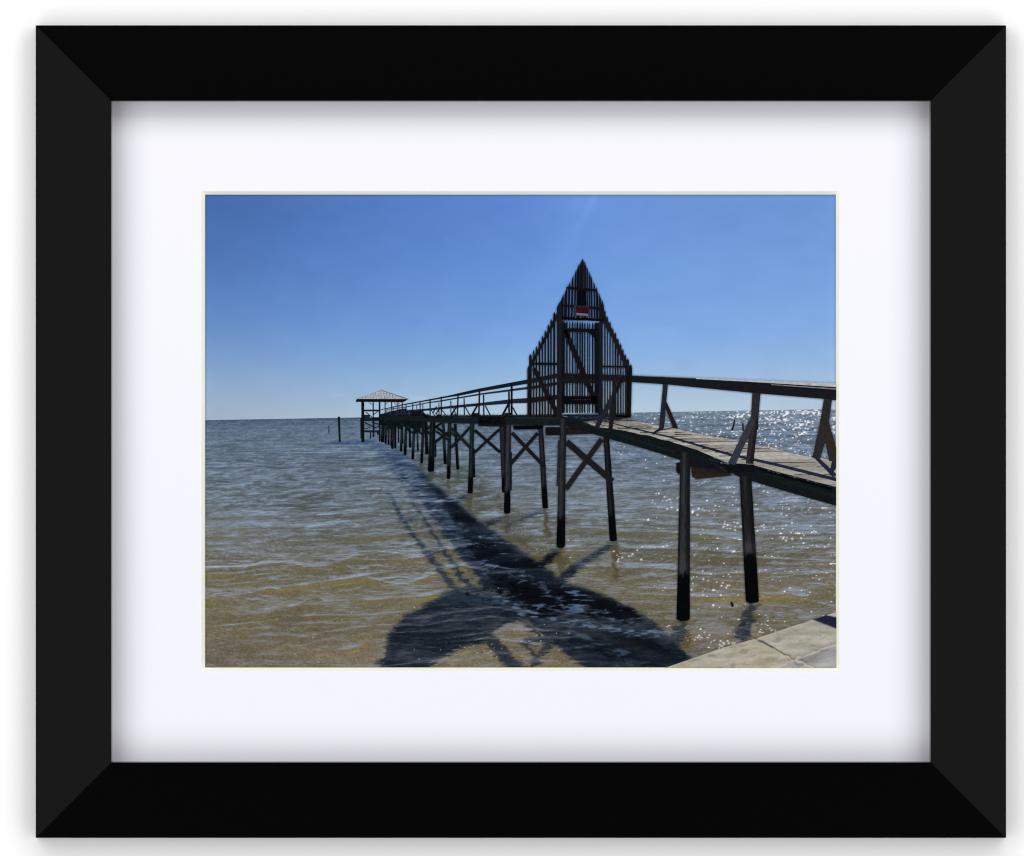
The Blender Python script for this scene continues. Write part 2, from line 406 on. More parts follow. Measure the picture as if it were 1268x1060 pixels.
        col = col * (1 - 0.5 * mk[..., None]) + mk[..., None] * np.array([0.8, 0.95, 1.15]) * br
    # glitter
    gx = np.exp(-0.5 * ((X - 985) / 150.0) ** 2)
    gx = np.where(X > 985, 1, gx)
    g_far = (vnoise(X, Y, 1.9, 1.05, 14, 1) + 0.35 * fine + 0.35 * vnoise(X, Y, 14, 3, 18, 2))
    thr_f = np.interp(dv, [0, 5, 20, 45, 80, 130], [0.35, 0.45, 0.85, 1.35, 2.1, 2.9]) + 3.4 * (1 - np.exp(-0.5 * (np.minimum(X - 1000, 0) / 190.0) ** 2))
    gf = sm(0, 0.8, g_far - thr_f) * (dv > 0.5)
    haze = np.exp(-dv / 22.0) * np.exp(-0.5 * ((X - 1000) / 170.0) ** 2)
    col = col + haze[..., None] * np.array([44, 42, 36.0])
    crest = 0.3 * L1 + 1.0 * S2 + 0.9 * S1 + 0.5 * S3
    g_near = vnoise(X, Y, 2.6, 1.5, 15, 1) * 1.0 + 0.55 * crest + 0.55 * vnoise(X, Y, 26, 8, 19, 2)
    thr_n = 2.35 + 2.8 * (1 - np.exp(-0.5 * ((X - 950) / 165.0) ** 2)) + 0.35 * sm(150, 300, dv)
    gn = sm(0, 0.7, g_near - thr_n) * sm(15, 60, dv) * (1 - 0.8 * shadow)
    for (cx, cy, r0, n) in [(895, 798, 8, 16), (870, 788, 9, 9), (868, 790, 5, 4), (943, 782, 5, 4), (958, 781, 3, 3), (600, 805, 22, 22), (450, 800, 70, 16), (775, 690, 12, 9), (668, 790, 30, 14), (905, 652, 9, 14), (860, 632, 14, 12), (822, 620, 14, 10), (880, 724, 22, 14), (870, 720, 16, 8), (985, 664, 10, 10), (978, 650, 14, 6)]:
        rr = np.random.default_rng(int(cx * 7 + cy))
        for _ in range(n):
            px, py = cx + rr.normal(0, r0), cy + rr.normal(0, r0 * 0.35)
            sz = rr.uniform(0.45, 1.0) if cx > 700 else rr.uniform(0.22, 0.45)
            j0 = int((py - Y[0, 0]) / (Y[1, 0] - Y[0, 0])); i0 = int((px - X[0, 0]) / (X[0, 1] - X[0, 0]))
            if not (6 < j0 < H - 6 and 6 < i0 < Wd - 6): continue
            sl = (slice(j0 - 5, j0 + 6), slice(i0 - 5, i0 + 6))
            gn[sl] = np.maximum(gn[sl], np.exp(-((X[sl] - px) ** 2 / 1.5 + (Y[sl] - py) ** 2) / sz ** 2 / 1.3))
    g = np.clip(np.maximum(gf * 0.95, gn), 0, 1)[..., None]
    col = col * (1 - g) + np.array([250, 246, 250.0]) * g
    # far horizon line a touch darker on the left
    col = col * (1 - 0.10 * (np.exp(-dv / 5.0) * (1 - sm(560, 800, X)))[..., None])
    col = col + vnoise(X, Y, 1.3, 1.2, 16)[..., None] * 1.6
    return ink(np.clip(col, 3, 254))
def sea_top(X): return horizon(X)
_H = 523
grid_obj('printed_sea', 253, 505, 1036, 828, 980, 405, sea_cols, 'shallow brown and blue-grey sea in the print with the dark shadow of the pier and sun glitter at right', sea_top)

# ------------------------------------------------------------------ printed timbers
class Sheet:
    """flat inked shapes printed together as one piece"""
    def __init__(s, name, label=None, mat=None):
        s.name, s.label, s.mat = name, label, mat or M_timber
        s.v, s.f, s.uv, s.c = [], [], [], []
        s.sub = 0
    def poly(s, pts, col, ang=None, jit=3):
        b = len(s.v); s.sub += 1
        if ang is None:
            best = max(range(len(pts)), key=lambda i: math.dist(pts[i], pts[(i + 1) % len(pts)]))
            p, q = pts[best], pts[(best + 1) % len(pts)]; ang = math.atan2(q[1] - p[1], q[0] - p[0])
        ca, sa = math.cos(ang), math.sin(ang)
        cols = np.asarray(col, float)
        if cols.ndim == 1: cols = np.repeat((cols + rng.normal(0, jit))[None], len(pts), 0)
        cols = np.clip(cols, 2, 255)
        for (x, y), cc in zip(pts, cols):
            s.v.append((x, y, s.sub)); s.uv.append((x * ca + y * sa + 13.7 * s.sub, -x * sa + y * ca + 3.1 * s.sub)); s.c.append(ink(cc))
        s.f.append(tuple(range(b, b + len(pts))))
        return s
    def bar(s, p0, p1, w0, col, w1=None, jit=3):
        return s.poly(taper(p0, w0, p1, w0 if w1 is None else w1), col, math.atan2(p1[1] - p0[1], p1[0] - p0[0]), jit)
    def done(s):
        base = depth()
        n = max(1, s.sub)
        vs = [(U(x), base - 0.000008 * k / n, V(y)) for x, y, k in s.v]
        # print normals towards the viewer
        fs = []
        for f in s.f:
            a = 0
            for i in range(len(f)):
                x0, y0, _ = s.v[f[i]]; x1, y1, _ = s.v[f[(i + 1) % len(f)]]; a += x0 * y1 - x1 * y0
            fs.append(f if a < 0 else f[::-1])
        return mesh_obj(s.name, vs, fs, s.mat, paper, s.label, s.uv, s.c)

INK, BLU, GRN, BRN, GRY, GRG = (18,19,22), (25,28,37), (19,27,28), (38,31,28), (42,42,46), (25,38,36)
WET = (7,8,10)

def piling(x0, y0, w0, x1, y1, w1, wet, col, top=None, label=None, salt=0):
    """top centre/width, base centre/width, waterline of the dark wet foot"""
    s = Sheet('printed_piling', label)
    n = 14; ys = sorted(set([y0 + (y1 - y0) * i / n for i in range(n + 1)] + [wet - 5, wet - 1.5, wet + 1.5]))
    ys = [y for y in ys if y0 <= y <= y1]
    col = np.array(col, float)
    prev = None
    L, R, CL = [], [], []
    for y in ys:
        t = (y - y0) / (y1 - y0); xc = x0 + (x1 - x0) * t; w = (w0 + (w1 - w0) * t) + rng.normal(0, 0.15) * min(1, w0 / 6)
        k = float(np.clip((y - (wet - 2)) / 3.5, 0, 1)) if y > wet - 2 else 0.0
        c = col * (1 + rng.normal(0, 0.07)) + (salt * math.exp(-((y - wet + 10) / 8) ** 2) if salt else 0)
        c = c * (1 - k) + np.array(WET) * k
        L.append((xc - w / 2, y)); R.append((xc + w / 2, y)); CL.append(np.clip(c, 3, 255))
    nb = 3 if w0 < 5 else 6
    m5 = [0.80, 1.1, .72] if nb == 3 else [0.72, 1.02, 1.18, 1.0, 0.74, 0.62]
    offs = [rng.uniform(-3.5, 3.5) * min(1, w0 / 9) for _ in range(nb)]
    for b_ in range(nb):
        a, b, m = b_ / nb, (b_ + 1) / nb, m5[b_] * rng.uniform(.9, 1.1)
        yy = sorted(set([y for y in ys] + [min(y1, max(y0, wet + offs[b_] + q)) for q in (-7, -3, 0, 4)]))
        st = []
        for y in yy:
            t = (y - y0) / (y1 - y0); xl = np.interp(y, ys, [p[0] for p in L]); xr = np.interp(y, ys, [p[0] for p in R])
            k = float(np.clip((y - (wet + offs[b_] - 3)) / 6.0, 0, 1)); k = k * k * (3 - 2 * k)
            c = (col * (1 + rng.normal(0, 0.09)) + salt * math.exp(-((y - wet + 11) / 9) ** 2)) * m
            st.append((xl + (xr - xl) * a, xl + (xr - xl) * b, y, c * (1 - k) + np.array(WET) * k))
        for p, q in zip(st[:-1], st[1:]):
            if q[2] - p[2] < .05: continue
            s.sub = 0
            s.poly([(p[0], p[2]), (p[1], p[2]), (q[1], q[2]), (q[0], q[2])], [p[3], p[3], q[3], q[3]], math.pi / 2)
    # rounded foot
    xc, y = x1, y1
    s.sub = 0
    s.poly([(x1 - w1 / 2, y1), (x1 + w1 / 2, y1), (x1 + w1 * .3, y1 + w1 * .12), (x1 - w1 * .2, y1 + w1 * .16)], WET, 1.57)
    return s.done()
def brace(p0, p1, w, col=INK, w1=None, label=None):
    s = Sheet('printed_cross_brace', label); s.bar(p0, p1, w, col, w1); return s.done()

# --- far mooring posts in open water
s = Sheet('printed_mooring_post', 'tall dark mooring post left of the pavilion in the print'); s.poly([(418.2,517),(419,515.6),(420.6,515.8),(421.2,517),(422,547.4),(419.4,547.6)], GRN); s.done()
s = Sheet('printed_mooring_post', 'short distant mooring post at far left of the print'); s.poly([(406.5,527),(407.9,527),(408,536.8),(406.6,536.8)], (52,62,74)); s.done()
s = Sheet('printed_mooring_post', 'broken leaning stump seen behind the right railing in the print'); s.poly([(908.8,520),(910.3,520),(909.4,527.5),(907.4,533.6),(906.7,532.4),(904.2,534.4),(907,528)], INK); s.done()
s = Sheet('printed_mooring_post', 'thin broken stump half hidden by the railing brace in the print'); s.poly([(918.8,524.6),(920.6,523.5),(921.2,533),(919.4,534)], INK); s.done()
s = Sheet('printed_mooring_post', 'thin stump just right of the railing post in the print'); s.poly([(937,521.5),(938.9,521.8),(939.2,532),(937.4,532)], INK); s.done()
s = Sheet('printed_rock', 'small dark rock breaking the water near the sea wall in the print'); s.poly([(904.4,745.6),(906.6,744.8),(908,747.6),(909,750.4),(906.8,752),(905,749.4)], (22,26,32)); s.done()

# --- pavilion at the end of the pier
s = Sheet('printed_pavilion_railing', 'dark rails, braces and landing under the pavilion roof in the print')
for P in [(451,507.2,469.8,509.4),(451,513.6,458,517.4),(451,517.6,470.8,521.4),(463,516.8,470,519.5),(451,532.8,471,535.4),(458,535,459.6,543.2),(461.3,522,463.7,541.5),(467,535,469,538.5)]:
    x0, y0, x1, y1 = P; s.poly([(x0,y0),(x1,y0),(x1,y1),(x0,y1)], BLU, 0)
for a, b, w_ in [((453,510),(461,517),1.0),((469,508.5),(462.5,513.4),1.0),((451,523),(466,530),1.3),((460,522.5),(471,526),1.3),((451,531.4),(459,528.6),1.0),((464,530),(471,527),1.2),((457,498.2),(461,501),.6),((480,498.2),(477,501),.6),((488,498.5),(491,501),.6)]:
    s.bar(a, b, w_, INK)
s.done()
def simple_post(name, pts, col, label=None):
    s = Sheet(name, label); s.poly(pts, col, math.pi / 2); return s.done()
for x0, x1, y1, c in [(447.3,451,547.4,INK),(446.2,449,543,GRN),(461.4,462.8,524,INK),(469,471,546.6,INK),(476.2,477.4,516,BLU),(484.3,485.5,512,BLU),(491.4,492.3,510,BLU),(493.5,494.3,510,BLU),(497.4,498.7,515,BLU)]:
    top = 497 if x0 != 446.2 else 517
    simple_post('printed_pavilion_post', [(x0,top),(x1,top),(x1+0.2,y1),(x0+0.2,y1)], c)
s = Sheet('printed_pavilion_roof', 'pale ribbed metal hip roof with dark eaves in the print')
s.poly([(440.2,497.6),(442,493.6),(506,493.6),(501,497.3),(497,498),(443,497.6)], INK, 0)
s.poly([(442.4,494),(458,488.2),(471.6,483),(474,483.4),(490,488.6),(505.4,494.1)], (168,172,182), 0, 0)
for i in range(17):
    x = 446 + i * 3.4; 
    t = abs(x - 472.5) / 33.0
    yt = 483.6 + t * 10.2
    if yt < 493: s.bar((x - (2.2 if x < 505 else 0) * (1 - t), yt), (x, 494), 0.6, (122,125,138), jit=5)
s.bar((472,483.2),(505.5,494.2),0.8,(92,96,110)); s.bar((470.8,482.8),(474.2,483.2),0.9,(150,152,160))
s.done()

# --- far railing (behind), walkway beam
s = Sheet('printed_far_railing', 'far-side posts and braces of the left walkway railing in the print')
for (x, y0, y1, w_) in [(630.2,485,514.5,2.2),(598.8,489,514.5,1.7),(574.7,493,514,1.4),(558.2,496,514,1.2),(543.5,499,514,1.0),(523.5,500,512,.9),(516,501,512,.8)]:
    s.bar((x,y0),(x+.3,y1),w_,BLU)
for a, b, w_ in [((635,504.5),(640.3,514.5),1.6),((601,502.5),(607.2,514.5),1.5),((576,504),(582,514.5),1.3),((561,505),(564.6,513),1.0),((546.8,507),(552,514),1.0),((534,508),(538.5,515),.9)]:
    s.bar(a, b, w_, BLU)
s.done()
def rail(tops, bots, name='printed_handrail', col=INK, label=None, light=None):
    s = Sheet(name, label)
    for i in range(len(tops) - 1):
        s.sub = 0
        s.poly([tops[i], tops[i+1], bots[i+1], bots[i]], col, math.atan2(tops[i+1][1]-tops[i][1], tops[i+1][0]-tops[i][0]), 1)
    if light: light(s)
    return s.done()
LR = dict(name='printed_handrail')
rail([(471,507.2),(501.7,500),(532.5,494.3),(560,488.9),(567,487),(593,481.2),(653,469.9),(691,462.3)],
     [(471,508),(501.7,501.3),(532.5,496),(560,491.2),(567,490.4),(593,485.3),(653,475.2),(691,467.4)], col=BLU, label='top rail of the walkway behind the gate in the print')
rail([(480,506.6),(501.7,503.7),(532.5,497.6),(540,496.7),(596.6,486.9),(653,479),(690,473)],
     [(480,507.3),(501.7,504.6),(532.5,498.7),(540,498.2),(596.6,488.8),(653,482),(690,476.2)], col=(36,42,56), label='second rail of the walkway behind the gate in the print')
rail([(485,509.4),(501.7,508.2),(532.5,505.6),(560,502.3),(594,499),(634,494.2),(653,492.9),(690,489)],
     [(485,511),(501.7,510.3),(532.5,508.2),(560,505.4),(594,502.5),(634,499.6),(653,499.1),(690,494.6)], col=(30,36,50), label='lowest wide rail of the walkway behind the gate in the print')
s = Sheet('printed_railing_clutter', 'tangle of small rails where the walkway meets the pavilion in the print')
s.poly([(470,513),(480,510.5),(496,506.5),(503,505.5),(503,516),(470,517)], BLU, 0)
s.poly([(503,509),(523,508.4),(527,513),(530,515.5),(503,516)], (20,24,32), 0)
for i in range(26):
    x = rng.uniform(470, 524); y = 513 - (x - 470) * .09 + rng.uniform(-4, 2); s.bar((x, y), (x + rng.uniform(-3, 3), y + rng.uniform(2, 5)), .7, (44,54,72), jit=10)
s.done()
def near_post(x, y0, y1, w_, bx=None, by=None, ex=None, ey=None, wb=2.0, xt=None):
    s = Sheet('printed_railing_post'); s.bar(((xt or x), y0), (x, y1), w_, INK)
    if bx: s.bar((bx, by), (ex, ey), wb, INK)
    return s.done()
near_post(633.6,474,516,2.4,632.2,495.5,621.8,515,2.6)
near_post(592.9,482,515,1.9,592,500.5,583.6,515,2.2,xt=593.8)
near_post(566.4,488,515,1.6,566,503,558.2,514.5,1.8,xt=567.2)
near_post(546.4,491,514,1.3,545.6,504,539.6,513,1.5)
near_post(532.6,494,515,1.4,540.5,503,536,512,1.2)
near_post(520.2,497,513,1.1); near_post(511,499,514,1.0); near_post(502.8,501,513,.9); near_post(487,504,514,.8); near_post(479,506,515,.8)

# pilings, far to near.  (top x, top y, width, base x, base y, width, wet line, colour)
for a in [(493.2,528,1.5,493.6,547.8,1.6,541,GRN),(498.5,528,1.3,498.9,549.2,1.5,543,GRN),(481.3,520,2.4,481.2,550.6,2.2,543,GRG),(484.6,520,1.7,484.2,552,1.6,545,INK),
          (489.6,520,2.8,489.4,555,2.4,546,INK),(487.2,520,3.0,485.8,555.6,2.6,547,GRG),(516.8,534,1.8,517.5,557.8,2.2,549,GRG),(507.0,525,2.4,507.9,554,2.8,545,GRN),
          (527.4,522,3.2,528.6,561.8,4.2,552,INK),(497.8,520,2.6,496.6,558.4,2.6,549,GRG),(503.0,520,3.2,501.6,563,3.4,552,GRG),(474.4,518,4.0,473.6,547,4.0,539,GRN),(478,518,2.6,477.6,549,2.6,541,GRG),
          (513.2,520,2.6,511.1,568,3.4,558,GRG),(539.6,545,1.4,539.4,566,1.4,556,INK),(524.6,520,3.2,522,573.4,3.2,560,BLU),(548.9,524,3.2,551.3,574,3.6,560,GRG),(563.6,525,3.4,566.9,581,3.4,566,INK),
          (536.2,518,6.6,533.6,583,7.6,567,GRN),(556.9,516,4.4,555.5,592.4,4.4,577,GRG),(586.2,555,3.2,587.0,590.5,2.6,576,INK),(585,517,5.2,582.3,610,6.0,590,GRG),
          (622.2,526,7.6,624.0,609,4.6,589,(30,32,38)),(632.6,560,2.4,633,607,1.4,592,INK),(669.3,527,6.2,675.2,628.6,7.0,603,(33,34,40)),(629.8,518,6.6,627.9,634.8,7.6,607,(44,46,54)),
          (750.6,541,7.2,759.4,668.8,9.0,637,(26,26,28))]:
    piling(*a)
# dark clutter of caps and braces under the far walkway
s = Sheet('printed_pile_cap', 'dark jumble of caps and bracing under the far walkway in the print')
s.poly([(471,515),(540,515),(540,521),(524,523),(519,530),(510,531),(505,526),(498,529),(490,528),(484,532),(478,527),(471,526)], (14,19,23), 0)
for i in range(46):
    x = rng.uniform(474, 530); y = rng.uniform(519, 532); s.bar((x, y), (x + rng.uniform(-5, 5), y + rng.uniform(-3, 4)), rng.uniform(1, 2.4), (16,26,26), jit=5)
s.done()
for a, b, w_ in [((618.5,531.5),(587.5,560.5),3.3),((588,532.8),(619.2,560),3.6),((582.5,528.8),(558.6,554.4),3.3),((559,530),(582.6,554.6),3.8),((540,528.5),(556,540.5),3.0),((540,534),(557,546),2.4),
                 ((555.5,535),(539.6,546.8),3.2),((547,524),(538,529),2.4),((526,531),(534,539),2.5),((534,526),(525,536),2.2),((512,529),(523,538),2.2),((523,527),(513,537),2.2),((503,529),(512,537),1.8),((564,541),(558,535),2)]:
    brace(a, b, w_, (17,24,27))
brace((665.8,536.4),(632.6,574.2),4.2,(24,25,29)); brace((634,536),(675,578.6),4.4,(27,27,31))
brace((745.2,543.6),(700.6,605.5),6.4,(35,33,33))
brace((701.5,547),(758.4,596),7.6,(30,28,29))

# --- walkway beams and caps
s = Sheet('printed_walkway_beam', 'green-black side beam of the walkway left of the gate in the print')
s.poly([(470,515.6),(540,514.6),(560,515),(694,514.6),(694,526.6),(640,526),(560,524),(520,521.6),(470,520)], (18,26,29), 0)
s.poly([(592.5,515.5),(626,516),(626,528.3),(592.5,527.6)], (15,17,21), 0); s.poly([(635,527),(673,526.5),(673,529),(668,531.6),(636,532)], (12,14,17), 0)
for x0, x1, y0 in [(624.4,634.4,511.4),(584.6,593.2,511.6),(558.6,566.8,513),(540,546.5,513.2),(525,531,513)]:
    s.poly([(x0+1,y0),(x1,y0),(x1,y0+4.6),(x0-.6,y0+4.6)], (13,16,20), 0)
for x in np.arange(548, 692, 4.1): s.bar((x, 514.2 + rng.uniform(-.3,.3)), (x + 3.3, 514.2 + rng.uniform(-.3,.3)), 1.0, (36,38,40), jit=8)
s.bar((562,516.4),(583,516.6),.9,(34,56,46)); s.bar((640,517.5),(692,517.8),1.4,(28,42,40))
s.done()
s = Sheet('printed_pile_cap', 'dark cross beam under the corner of the walkway in the print')
s.poly([(675.4,528.6),(735,530),(742,537.2),(675.4,539)], (22,24,28), 0); s.poly([(675.6,527.6),(693,527.2),(693,528.6),(675.6,529)], (96,112,124), 0)
s.poly([(702,531.5),(734,533),(742,537.2),(702,538)], (34,29,28), 0); s.done()
s = Sheet('printed_pile_cap', 'brown bolted cross beam under the right end of the pier in the print')
s.poly([(837.4,573.4),(842.6,572.4),(842.6,587),(839,586.2),(837.4,583)], INK, 1.57)
s.poly([(855.8,576.6),(903,583),(905.4,589),(862,593.4),(857,590)], [(34,30,28),(28,25,25),(42,36,31),(46,37,30),(42,36,31)], 0); s.poly([(853,561),(878,569),(903,583),(903,586.5),(880,580.5),(853,577.4)], (20,22,25), .3)
s.bar((859.4,583.5),(859.4,588),3.4,(36,28,24)); s.bar((861.4,589.2),(862.2,589.2),.8,(120,112,100)); s.done()

# --- near deck surface
s = Sheet('printed_deck', 'sunlit grey deck boards of the pier in the print')
near = [(697,515.5),(722,520),(735,528.5),(758,530.5),(780,535.4),(831,547),(862,556.8),(901,573),(934,576),(958,583),(1036,603)]
farE = [(1036,570.2),(1010,567.2),(985,563),(958,555),(934,550.6),(911,545.2),(862,537),(839,531.2),(802,525),(783,519.6),(769,518),(745,517.6)]
s.poly(near + farE, (148,141,133), 0, 0)
def on(line, y):
    for (x0, y0), (x1, y1) in zip(line[:-1], line[1:]):
        if min(y0, y1) <= y <= max(y0, y1) and y0 != y1: return x0 + (x1 - x0) * (y - y0) / (y1 - y0)
    return line[-1][0] if y > line[-1][1] else line[0][0]
y = 519.5; g = 1.9
while y < 602:
    xa, xb = on(near, y), (on(farE[::-1], y - 0.5) if y < 570 else 1036)
    tone = rng.uniform(-16, 20)
    if xb > xa + 4:
        g2 = g * rng.uniform(.8, 1.2)
        xa2, xb2 = on(near, y + g2), (on(farE[::-1], y + g2) if y + g2 < 570 else 1036)
        s.poly([(xa, y), (xb - .5, y - .3), (xb2, y + g2 - .5), (xa2, y + g2)], (157 + tone, 153 + tone, 147 + tone), 0, 2)
        for _k in range(int(rng.integers(0, 4))):
            a, b = sorted(rng.uniform(0, 1, 2)); b = min(1, b + .1)
            s.bar((xa + (xb - xa) * a, y + .1), (xa + (xb - xa) * b, y - .3), rng.uniform(.6, 1.5), (58,52,52), rng.uniform(.2, .7), jit=9)
        y += g2
    else: y += g
    g = 1.9 + (y - 519) * 0.055
# light chips on the far edge
for i in range(34):
    t = rng.random(); x = 790 + 245 * t; yy = on([(p[1], p[0]) for p in farE[::-1]], x) if False else np.interp(x, [p[0] for p in farE[::-1]], [p[1] for p in farE[::-1]])
    s.bar((x - rng.uniform(2, 8), yy + .4), (x + rng.uniform(2, 9), yy + rng.uniform(.2, 1)), rng.uniform(.6, 1.5), (170,165,158), .3, jit=14)
s.done()
s = Sheet('printed_deck_shadow', 'blue-black shadow of the rail and posts across the deck in the print')
SH = (30,36,54)
for a, b, w0, w1 in [((743,520.3),(780,529.6),1.0,1.6),((780,529.6),(831,541.6),1.6,2.2),((831,541.6),(901,562),2.2,3.2),((901,562),(958,574.6),3.2,3.6),((958,574.6),(1036,594),3.6,4.4),
                     ((821,529),(808,537.4),3.4,3.0),((812,534),(834,529.4),1.6,1),((1011,567),(1034,589.5),4.4,6),((1036,569),(1028,588),11,3),((738,527.5),(748,527.8),1.4,.6),((736,523.5),(750,527.6),1.3,.8)]:
    s.bar(a, b, w0, SH, w1)
s.poly([(696,513.6),(770,513.4),(781,516.4),(765,520.2),(744,519.4),(730,521.5),(722,522),(712,520)], (20,27,38), 0)
for i in range(16): 
    x = rng.uniform(708, 752); s.bar((x, rng.uniform(515.4, 519)), (x + rng.uniform(2, 7), rng.uniform(515.4, 519)), .5, (54,66,86), jit=12)
s.done()

# gate posts stand in front of the walkway end; fascia of the near deck
s = Sheet('printed_walkway_beam', 'long dark side beam sloping down to the right under the deck in the print')
F = [(695,515),(717,520),(731,527),(740,530.4),(758,530.8),(780,535.4),(806,540.2),(831,547.4),(862,557),(901,574.5),(934,576.4),(958,583.4),(1036,603.4)]
G = [(1036,626.4),(985,612),(933,596.2),(911,588.4),(903,584),(880,577),(858,570.5),(841,569),(794,554.4),(760,545),(737,538.2),(700,527),(695,526.6)]
jag = []
for (x0,y0),(x1,y1) in zip(F[:-1],F[1:]):
    k = max(1,int((x1-x0)/5))
    for j in range(k): jag.append((x0+(x1-x0)*j/k, y0+(y1-y0)*j/k + (rng.uniform(-.7,.5) if x0>735 else 0)))
s.poly(jag + [F[-1]] + G, (18,23,26), 0.3, 0)
s.bar((866,566),(900,583),2.2,(52,56,58)); s.poly([(894,572.5),(934,575.4),(934,584),(903,586),(896,580)], (14,20,22), 0)
s.bar((892,572.8),(903,574.4),1.6,(150,146,138)); s.bar((940,581),(1030,606),3,(13,19,20))
s.bar((720,524),(836,560),3.2,(20,28,31)); s.bar((946,588),(1034,614),4.5,(18,27,28),5)
for i in range(26):
    t = rng.random(); x = 745 + 285 * t; yy = np.interp(x, [p[0] for p in F], [p[1] for p in F]) + rng.uniform(3, 14) * (0.5 + 0.6 * t)
    s.bar((x, yy), (x + rng.uniform(6, 24), yy + rng.uniform(1.8, 7)), rng.uniform(.5, 1.1), (34,40,42) if i % 2 else (10,14,16), .3, jit=4)
for i in range(12):
    t = rng.random(); s.bar((940+92*t, 580+23*t),(943+92*t,581+23*t),rng.uniform(.7,1.4),(84,74,64),.3,jit=12)
s.done()

# near pilings
piling(697.4,518,7.4,694.3,676.8,10.4,640,(38,40,44),label='front piling below the gate, black and wet at its foot, in the print')
s = Sheet('printed_plank', 'short plank nailed to the front piling below the gate in the print'); s.poly([(691,545),(693.4,545),(692.6,601.4),(689.2,601.4)], (34,35,39), 1.57); s.done()
piling(848.4,560,12.0,845.9,766.5,16.6,711,(37,38,41),label='nearest left piling at the right of the print, tall and grey above a black foot',salt=16)
piling(923.0,590,14.6,931.6,744.2,16.6,688,(31,31,33),label='nearest right piling in the print, dark and leaning slightly',salt=26)

# --- right railing
s = Sheet('printed_railing_post', 'dark railing post with a short brown brace right of the gate in the print')
s.poly([(821,475.6),(827,476),(822.2,530.6),(816,530)], (34,35,42)); s.poly([(823.8,496.5),(826.2,499),(839,528.6),(838.8,531),(833.4,529.8),(823.8,505)], (34,29,27)); s.done()
s = Sheet('printed_railing_post', 'tall grey railing post with a grey slanting brace, nearest the middle of the deck in the print')
s.poly([(932,477.8),(942.4,478.2),(939,520),(932.6,574.8),(923.4,574),(929.6,520)], (44,43,45)); s.poly([(936,520),(939,516),(933,574),(928,572)], (30,27,28))
s.poly([(930,515.4),(935.2,522),(911,574.8),(908.6,576),(901.4,573.2)], (46,50,60)); s.done()
s = Sheet('printed_railing_post', 'brown railing post with a slanting brace at the right edge of the print')
s.poly([(1025.6,520),(1036,556),(1036,571),(1026.6,571),(1021,541)], (44,37,32)); s.poly([(1020.2,493.6),(1030.4,494.6),(1024,540),(1015.2,568.8),(1005.6,567.4),(1014,530)], (40,39,40)); s.done()
def hl(s):
    s.sub = 2
    s.poly([(862,468.0),(936,470.8),(1036,474.6),(1036,479.4),(936,473.2),(862,469.2)], (178,180,184), 0, 0)
    s.sub = 3; s.bar((900,472.2),(1036,480.2),1.0,(22,22,28)); s.sub = 4; s.bar((955,476.2),(1036,481.8),1.1,(120,124,134),1.6)
    s.sub = 5; s.bar((970,478.9),(1036,483.6),1.3,(18,18,24)); s.bar((783,465),(862,468.4),.8,(96,104,118))
rail([(690,462),(780,464.8),(806.6,465.8),(862,468.8),(936,472),(1036,477.8)],
     [(690,467.4),(780,473),(825,476),(932,486.6),(1020,494),(1036,495.8)], col=(25,25,30), label='broad sunlit top rail running right from the gate in the print', light=hl)

# --- the pointed picket gate
def pickets(s, edges, tops, bots, col=INK):
    """edges: list of (x_left, x_right) of each picket at y=450; tops: tip height; bots: foot height"""
    for (a, b), t, bt in zip(edges, tops, bots):
        k = (a + b) / 2; lean = rng.normal(0, .25); c = np.array(col) + rng.normal(0, 3) + np.array([rng.uniform(0, 5), rng.uniform(0, 3), rng.uniform(0, 4)])
        s.poly([(a + lean * .5, bt), (b + lean * .5, bt), (b, t + 3.2), (k + .2, t), (a, t + 3.2)], np.clip(c, 6, 60), 1.57, 1)
def from_gaps(g, x0, x1):
    e = []; x = x0
    for a, b in g: e.append((x, a)); x = b
    e.append((x, x1)); return e
# left wing
gL = [(658.4,659.8),(661.7,663.2),(665.1,666.8),(669,670.6),(672.5,674.1),(676.1,677.8),(679.9,681.3),(683.3,685),(687.6,689.4)]
eL = from_gaps(gL, 655.1, 693); 
tipsL = [438,432.8,427.9,421.3,415,408.4,401.1,394.2,386,378]
s = Sheet('printed_gate_wing', 'left slatted wing of the pointed gate in the print')
s.poly([(652.9,515.6),(655.6,515.8),(655.6,455),(655,452.2),(652.9,456.5)], (25,23,25), 1.57)
pickets(s, eL, tipsL, [515.8 + (i % 3) * .8 for i in range(10)], (21,20,23))
s.poly([(655.4,452.4),(690,386.4),(694,384.5),(689,396.4),(663,445.2),(655.4,462)], (17,17,20), -1.08)
s.poly([(661,449),(690,449.2),(690,452.2),(661,451.6)], INK, 0)
s.poly([(655,470),(690,463),(690,467.6),(655,475)], (27,25,27), 0); s.poly([(655,480),(690,473.4),(690,476.4),(655,482.6)], (27,25,27), 0); s.poly([(655,493.4),(690,489),(690,494.4),(655,499)], (30,26,28), 0)
s.bar((661,456),(692,516),5.6,(22,20,23))
s.done()
